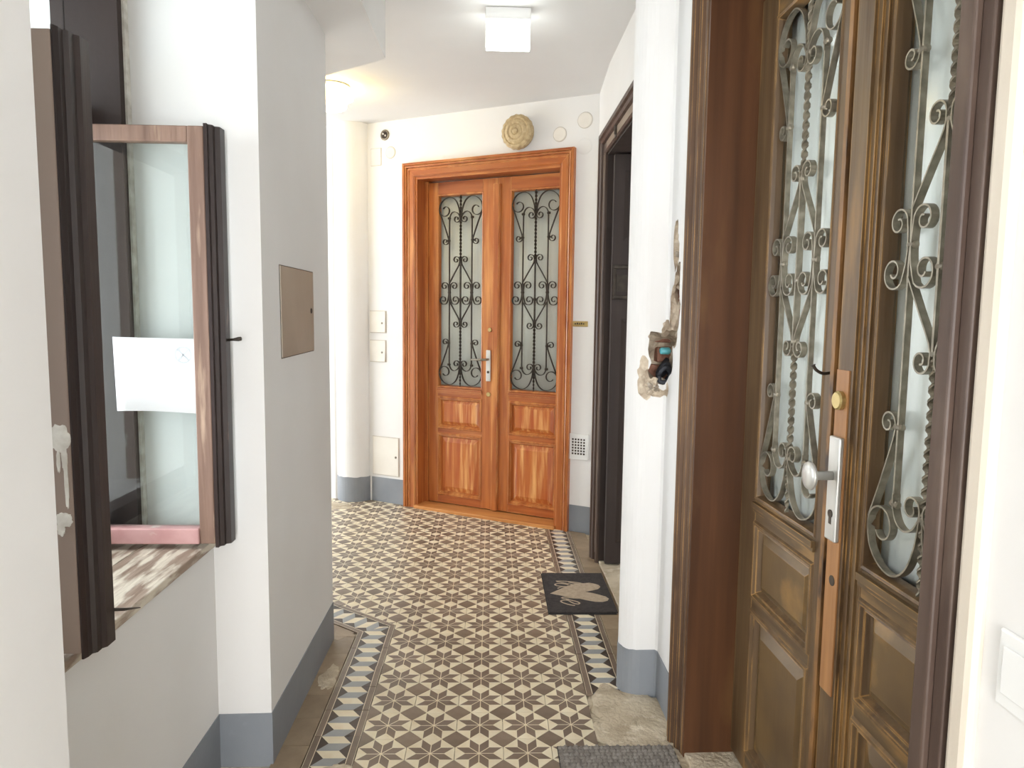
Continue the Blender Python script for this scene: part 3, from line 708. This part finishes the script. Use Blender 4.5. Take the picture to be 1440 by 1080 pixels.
mk('printed_cross', V, Fc, 'paper_mark', notice)

# ------------------------------------------------------------------ things on the walls
hatch = empty('metal_hatch', (XL, 2.70, 1.36)); tag(hatch, 'brushed metal service hatch on the white pier', 'hatch')
Vh = [(0.0, -.215, .002), (.0, .225, .006), (.0, .225, .318), (.0, -.222, .318)]
mk('hatch_door', [(.004, y, z) for _, y, z in Vh]+[(-.002, y, z) for _, y, z in Vh], [(0, 1, 2, 3), (4, 5, 6, 7), (0, 1, 5, 4), (1, 2, 6, 5), (2, 3, 7, 6), (3, 0, 4, 7)], 'hatch_metal', hatch)
mk('rim', [(.0015, y*1.022, (z-.16)*1.022+.16) for _, y, z in Vh]+[(-.002, y*1.022, (z-.16)*1.022+.16) for _, y, z in Vh], [(0, 1, 2, 3), (4, 5, 6, 7), (0, 1, 5, 4), (1, 2, 6, 5), (2, 3, 7, 6), (3, 0, 4, 7)], 'iron_dark', hatch)  # dark rim paints in the shadow gap round the hatch door
v, f = lathev([(.011, 0), (.009, .003)], 12); mk('keyhole_shade', [(.004+c, .185+a, .165+b) for a, b, c in v], f, 'iron_dark', hatch)  # shade of the lock hole painted as a dark disc
ORZ = math.atan2(DD.y, DD.x)
def at_o(x, y, o=.04):
    """place on the end wall seen through pixel x, y -> (s, z)"""
    d = ray(x, y); p0 = Vector((*ow(0, o), 0)); n = Vector((DN.x, DN.y, 0)); P = CP + d*(n.dot(p0-CP)/n.dot(d))
    return (Vector((P.x, P.y))-A).dot(DD), P.z
def wall_empty(name, x, y, o=.04):
    s, z = at_o(x, y, o); p = ow(s, o); return empty(name, (p[0], p[1], z), ORZ)
for px, py, lab in ((532, 452.5, 'small white cabinet door on the end wall, upper of two'), (532, 493.5, 'small white cabinet door on the end wall, lower of two')):
    e = wall_empty('meter_hatch', px, py); tag(e, lab, 'hatch', 'small white hatches beside the column')
    box('frame', -.078, .078, -.004, .002, -.088, .088, 'rim_grey', e); bevel(box('door', -.073, .073, -.012, -.004, -.083, .083, 'hatch_white', e), .002)
    v, f = lathev([(.008, 0), (.008, .004), (.003, .005)], 10); mk('lock', [(.045+a, -.012-c, b-.01) for a, b, c in v], f, 'iron', e)
e = wall_empty('wall_hatch', 543, 641.5); tag(e, 'large white access hatch low on the wall beside the orange door', 'hatch')
box('frame', -.13, .13, -.003, .002, -.158, .158, 'rim_grey', e); bevel(box('door', -.124, .124, -.009, -.003, -.152, .152, 'hatch_white', e), .002)
v, f = lathev([(.009, 0), (.009, .004)], 10); mk('lock', [(.10+a, -.009-c, b) for a, b, c in v], f, 'iron', e)
e = wall_empty('wall_vent', 814.5, 628); tag(e, 'white square vent grille beside the orange door', 'vent')
bevel(box('frame', -.072, .072, -.014, .002, -.09, .09, 'white_plastic', e), .004); box('opening_shade', -.052, .052, -.0155, -.014, -.058, .062, 'iron_dark', e)  # dark sheet on the frame paints the shade behind the grating
gv = joinv(*[boxv(-.052, .052, -.0185, -.0155, z-.0035, z+.0035) for z in [-.058+i*.02 for i in range(7)]], *[boxv(x-.0035, x+.0035, -.0185, -.0155, -.058, .062) for x in [-.052+i*.0208 for i in range(6)]])
mk('grating', *gv, 'white_plastic', e)
e = wall_empty('name_plate', 815.5, 455.5); tag(e, 'small brass name plate beside the orange door', 'sign')
bevel(box('plate', -.058, .058, -.006, .002, -.019, .019, 'brass', e), .002)
wd = []
for k in range(5): wd.append(boxv(-.036+k*.015, -.026+k*.015, -.0072, -.006, -.004, .005+.003*(k % 2)))
mk('lettering', *joinv(*wd), 'iron_dark', e)
def disc(name, px, py, r, m, lab, cat, grp=None, prof=None, rim=True):
    e = wall_empty(name, px, py); tag(e, lab, cat, grp)
    if rim:
        v, f = lathev([(r*1.04, -.001), (r*1.04, .002), (r*.99, .0025)], 32); mk('rim', [(a, -c, b) for a, b, c in v], f, 'rim_grey', e)
    v, f = lathev(prof or [(r*.96, 0), (r*.96, .005), (r*.9, .007), (r*.2, .008)], 32); mk('cover', [(a, -c, b) for a, b, c in v], f, m, e)
    return e
disc('cover_plate', 549.5, 214.5, .044, 'plate_cream', 'round blank cover plate under the small dark socket', 'cover plate')
disc('cover_plate', 787.5, 189, .048, 'plate_cream', 'round blank cover plate next to the ornate gold wall lamp', 'cover plate')
disc('cover_plate', 823, 169, .052, 'plate_cream', 'round blank cover plate in the corner below the ceiling', 'cover plate')
disc('cover_plate', 822, 206, .052, 'plaster', 'painted-over round cover plate below another in the corner', 'cover plate', rim=False, prof=[(.052, 0), (.052, .003), (.049, .004), (.01, .004)])
e = wall_empty('blank_plate', 529, 221); tag(e, 'square painted blank plate near the top of the column', 'cover plate')
box('rim', -.050, .050, -.002, .002, -.066, .066, 'rim_grey', e); box('cover', -.047, .047, -.005, -.002, -.063, .063, 'plaster', e, bev=.002)
e = wall_empty('wall_socket', 541.5, 190); tag(e, 'small round dark socket high on the wall near the column', 'socket')
v, f = lathev([(.040, 0), (.040, .006), (.031, .012), (.026, .006), (.01, .006)], 24); mk('cover', [(a, -c, b) for a, b, c in v], f, 'iron', e)
v, f = lathev([(.027, .006), (.027, .0075), (.01, .008)], 20); mk('insert', [(a, -c, b) for a, b, c in v], f, 'iron_dark', e)
mk('contact', *joinv(boxv(-.016, -.006, -.014, -.007, .002, .014), boxv(.004, .014, -.014, -.007, -.012, .0)), 'plate_cream', e)
# ornate gold dome lamp
e = wall_empty('wall_lamp', 734, 189); tag(e, 'round embossed gold wall lamp above the orange door', 'lamp')
prof = [(.085, 0), (.088, .02), (.108, .035), (.116, .060), (.114, .085), (.104, .098), (.092, .102), (.084, .098), (.074, .106), (.060, .112), (.050, .106), (.042, .112), (.030, .116), (.022, .110), (.016, .118), (.006, .124)]
v, f = lathev(prof, 72, lambda j, i: (.022 if (i//2) % 2 else -.01) if j in (3, 4, 6, 9, 12) else 0); mk('shade', [(a, -c, b) for a, b, c in v], f, 'lamp_gold', e, smooth=False)
v, f = lathev([(.07, -.002), (.07, .012), (.05, .014)], 28); mk('backplate', [(a, -c, b) for a, b, c in v], f, 'brass', e)
# light switch on the near right wall
e = empty('light_switch', (.716, .885, 1.045)); tag(e, 'white light switch on the wall beside the brown door', 'switch')
bevel(box('plate', -.006, .002, -.045, .045, -.055, .055, 'white_plastic', e), .004); bevel(box('rocker', -.009, -.006, -.032, .032, -.034, .034, 'white_plastic', e), .003)

# ------------------------------------------------------------------ ceiling lamps
e = empty('emergency_light', (.068, 3.56, CEIL)); tag(e, 'glowing white box emergency light on the ceiling', 'lamp')
bevel(box('housing', -.108, .108, -.03, .03, -.055, 0, 'white_plastic', e), .004)
bevel(box('diffuser', -.105, .105, -.022, .022, -.185, -.055, 'exit_glow', e), .003)
e = empty('ceiling_lamp', (-1.045, 4.78, CEIL)); tag(e, 'warm glowing round ceiling lamp behind the left pier', 'lamp')
v, f = lathev([(.11, 0), (.125, -.012), (.125, -.025), (.11, -.03)], 32); mk('base', v, f, 'white_plastic', e)
v, f = lathev([(.10, -.028), (.142, -.045), (.142, -.08), (.105, -.095), (.098, -.135), (.08, -.148), (.03, -.152)], 32); mk('shade', v, f, 'lamp_glow', e, smooth=True)

# ------------------------------------------------------------------ mats
def mpt(x, y): p = onz(740+x/10.286, 780+y/10.286, .008); return (p.x, p.y)
mo = [(.305, 4.045), (.655, 4.045), (.655, 3.478), (.305, 3.478)]
dm = empty('door_mat', (.48, 3.76, 0)); tag(dm, 'black door mat with a beige heart and script lettering', 'door mat')
def ml(P): return [(x-.48, y-3.76) for x, y in P]
prism('backing', ml(mo), .0005, .004, 'mat_edge', dm)
prism('pile', ml([(.311, 4.039), (.662, 4.039), (.662, 3.490), (.311, 3.490)]), .004, .009, 'mat_black', dm)
heart = [(345, 565), (470, 510), (600, 455), (720, 420), (820, 418), (910, 410), (990, 425), (1050, 445), (1072, 470), (1040, 500), (960, 520), (850, 540), (960, 560), (1060, 585), (1150, 610), (1195, 640), (1180, 668), (1110, 686), (1000, 685), (880, 662), (740, 632), (560, 605)]
V, Fc = prismv(ml([mpt(*p) for p in heart]), .0085, .0100); mk('heart', V, Fc, 'mat_beige', dm)
def stroke(pix, wd_=.0042):
    P = spline([(*ml([mpt(*p)])[0],) for p in pix], 5); V = []; Fc = []
    for k, (x, y) in enumerate(P):
        a, b = P[max(k-1, 0)], P[min(k+1, len(P)-1)]; l = math.hypot(b[0]-a[0], b[1]-a[1]) or 1
        nx, ny = -(b[1]-a[1])/l*wd_, (b[0]-a[0])/l*wd_
        V += [(x+nx, y+ny, .0085), (x-nx, y-ny, .0085), (x-nx, y-ny, .0102), (x+nx, y+ny, .0102)]
    for k in range(len(P)-1):
        for i in range(4): Fc.append((k*4+i, k*4+(i+1) % 4, k*4+4+(i+1) % 4, k*4+4+i))
    Fc += [(0, 1, 2, 3), tuple(range(4*len(P)-4, 4*len(P)))]
    return V, Fc
for st_ in ([(430, 385), (560, 388), (700, 402), (820, 422)], [(440, 393), (560, 415), (640, 430), (690, 440)], [(610, 400), (680, 415), (760, 425)],
            [(610, 440), (540, 424), (460, 421), (416, 434), (440, 452), (520, 462), (610, 466)], [(455, 492), (490, 476), (560, 468), (640, 466)],
            [(510, 632), (535, 619), (600, 622), (680, 632), (770, 634)], [(520, 634), (560, 640), (620, 648)],
            [(580, 648), (660, 664), (740, 686), (772, 704), (748, 718), (690, 708), (640, 684), (600, 664), (545, 660), (503, 672), (515, 690), (570, 712), (640, 730), (706, 740)]):
    V, Fc = stroke(st_); mk('letter_stroke', V, Fc, 'mat_beige', dm)
gm = empty('woven_mat', (.46, 2.10, 0)); tag(gm, 'grey basket-weave mat in front of the brown door', 'door mat')
prism('backing', [(-.215, -.26), (.195, -.26), (.195, .262), (-.215, .262)], .0045, .008, 'mat_edge', gm)
V = []; Fc = []; nx, ny = 132, 168
for j in range(ny+1):
    for i in range(nx+1):
        u, v_ = i/6.0, j/6.0; ck = (int(u) + int(v_)) % 2
        fu, fv = u % 1, v_ % 1
        z = .008+.007*(math.sin(PI*fu)*(.75+.25*math.cos(6*PI*fv)) if ck else math.sin(PI*fv)*(.75+.25*math.cos(6*PI*fu)))
        V.append((-.213+.406*i/nx, -.258+.518*j/ny, z))
for j in range(ny):
    for i in range(nx): k = j*(nx+1)+i; Fc.append((k, k+1, k+nx+2, k+nx+1))
mk('weave', V, Fc, 'weave_grey', gm, smooth=True)

# ------------------------------------------------------------------ broken hole in the pier
def lump(name, c, r, m, seed, sub=3, amp=.25, parent=None, sc=(1, 1, 1), jit=.04):
    bm = bmesh.new(); bmesh.ops.create_icosphere(bm, subdivisions=sub, radius=1); rnd = random.Random(seed)
    ph = [(Vector((rnd.uniform(-1, 1), rnd.uniform(-1, 1), rnd.uniform(-1, 1))).normalized()*rnd.uniform(2, 7), rnd.uniform(0, 6)) for _ in range(7)]
    for v in bm.verts:
        k = 1+amp*sum(math.sin(v.co.dot(d)+p)/3 for d, p in ph)+rnd.uniform(-jit, jit)
        v.co = Vector((v.co.x*r*k*sc[0], v.co.y*r*k*sc[1], v.co.z*r*k*sc[2]))
    me = bpy.data.meshes.new(name); bm.to_mesh(me); bm.free(); me.materials.append(MATS[m])
    return ob(name, me, parent, c)
cuts = [lump('cut', (.672, 2.735, 1.365), .1, 'plaster_raw', 1, 3, .22, None, (.80, 1.15, 1.12), .10), lump('cut', (.592, 2.70, 1.285), .06, 'plaster_raw', 2, 3, .3, None, (.8, .40, 1.15), .14),
        lump('cut', (.700, 2.625, 1.56), .1, 'plaster_raw', 4, 3, .3, None, (.66, .72, 1.45), .12), lump('cut', (.692, 2.615, 1.78), .06, 'plaster_raw', 6, 3, .3, None, (.6, .7, 1.7), .14),
        lump('cut', (.640, 2.69, 1.232), .055, 'plaster_raw', 8, 3, .3, None, (1.0, .45, .75), .14), lump('cut', (.655, 2.695, 1.46), .05, 'plaster_raw', 9, 3, .3, None, (1.0, .45, .9), .14)]
for c_ in cuts:
    b = wpier.modifiers.new('cut', 'BOOLEAN'); b.operation = 'DIFFERENCE'; b.object = c_; b.solver = 'EXACT'; b.material_mode = 'TRANSFER'
bpy.context.view_layer.update()
dg = bpy.context.evaluated_depsgraph_get()
nm_ = bpy.data.meshes.new_from_object(wpier.evaluated_get(dg)); wpier.modifiers.clear(); wpier.data = nm_
for c_ in cuts: bpy.data.objects.remove(c_, do_unlink=True)
for k, (x, y, z, rx, rz) in enumerate(((.70, 2.865, 1.445, .05, 1.5), (.72, 2.86, 1.37, -.05, 1.62), (.69, 2.87, 1.295, .04, 1.5), (.752, 2.66, 1.60, .05, .05), (.748, 2.655, 1.685, -.04, .1), (.752, 2.66, 1.52, .02, -.1))):
    V, Fc = boxv(-.045, .045, -.06, .06, -.030, .030); o = bevel(mk('brick', V, Fc, 'brick', wpier, loc=(x, y, z)), .006); o.rotation_euler = (rx, 0, rz)
rnd = random.Random(11)
for k in range(16):
    t = k/15
    if k < 9: p = (.60+rnd.uniform(0, .075), 2.70+rnd.uniform(-.01, .04), 1.235+rnd.uniform(0, .04))
    else: p = (.700+rnd.uniform(-.004, .014), 2.61+rnd.uniform(-.02, .06), 1.46+(k-9)*.058)
    lump('rubble', p, rnd.uniform(.010, .021), 'rubble' if k % 3 else 'plaster_raw', 20+k, 2, .4, wpier)
cbl = mk('electrical_cable', *tubev(spline([(.70, 2.82, 1.30), (.665, 2.76, 1.285), (.650, 2.715, 1.300), (.672, 2.705, 1.325), (.694, 2.72, 1.300), (.680, 2.715, 1.268), (.652, 2.72, 1.272), (.660, 2.73, 1.318), (.688, 2.74, 1.335), (.700, 2.76, 1.290), (.672, 2.745, 1.262), (.655, 2.76, 1.30), (.70, 2.80, 1.35)], 6), .0095, 8), 'cable_black', smooth=True)
tag(cbl, 'tangled dark cable inside the broken wall hole', 'cable')
v, f = lathev([(.008, -.02), (.013, -.016), (.014, .008), (.009, .014), (.004, .016)], 16)
cap = mk('conduit_cap', [(.672+c*1.2, 2.712+b, 1.388+a) for a, b, c in v], f, 'cap_teal', smooth=True); tag(cap, 'teal plastic conduit end inside the broken wall hole', 'conduit')
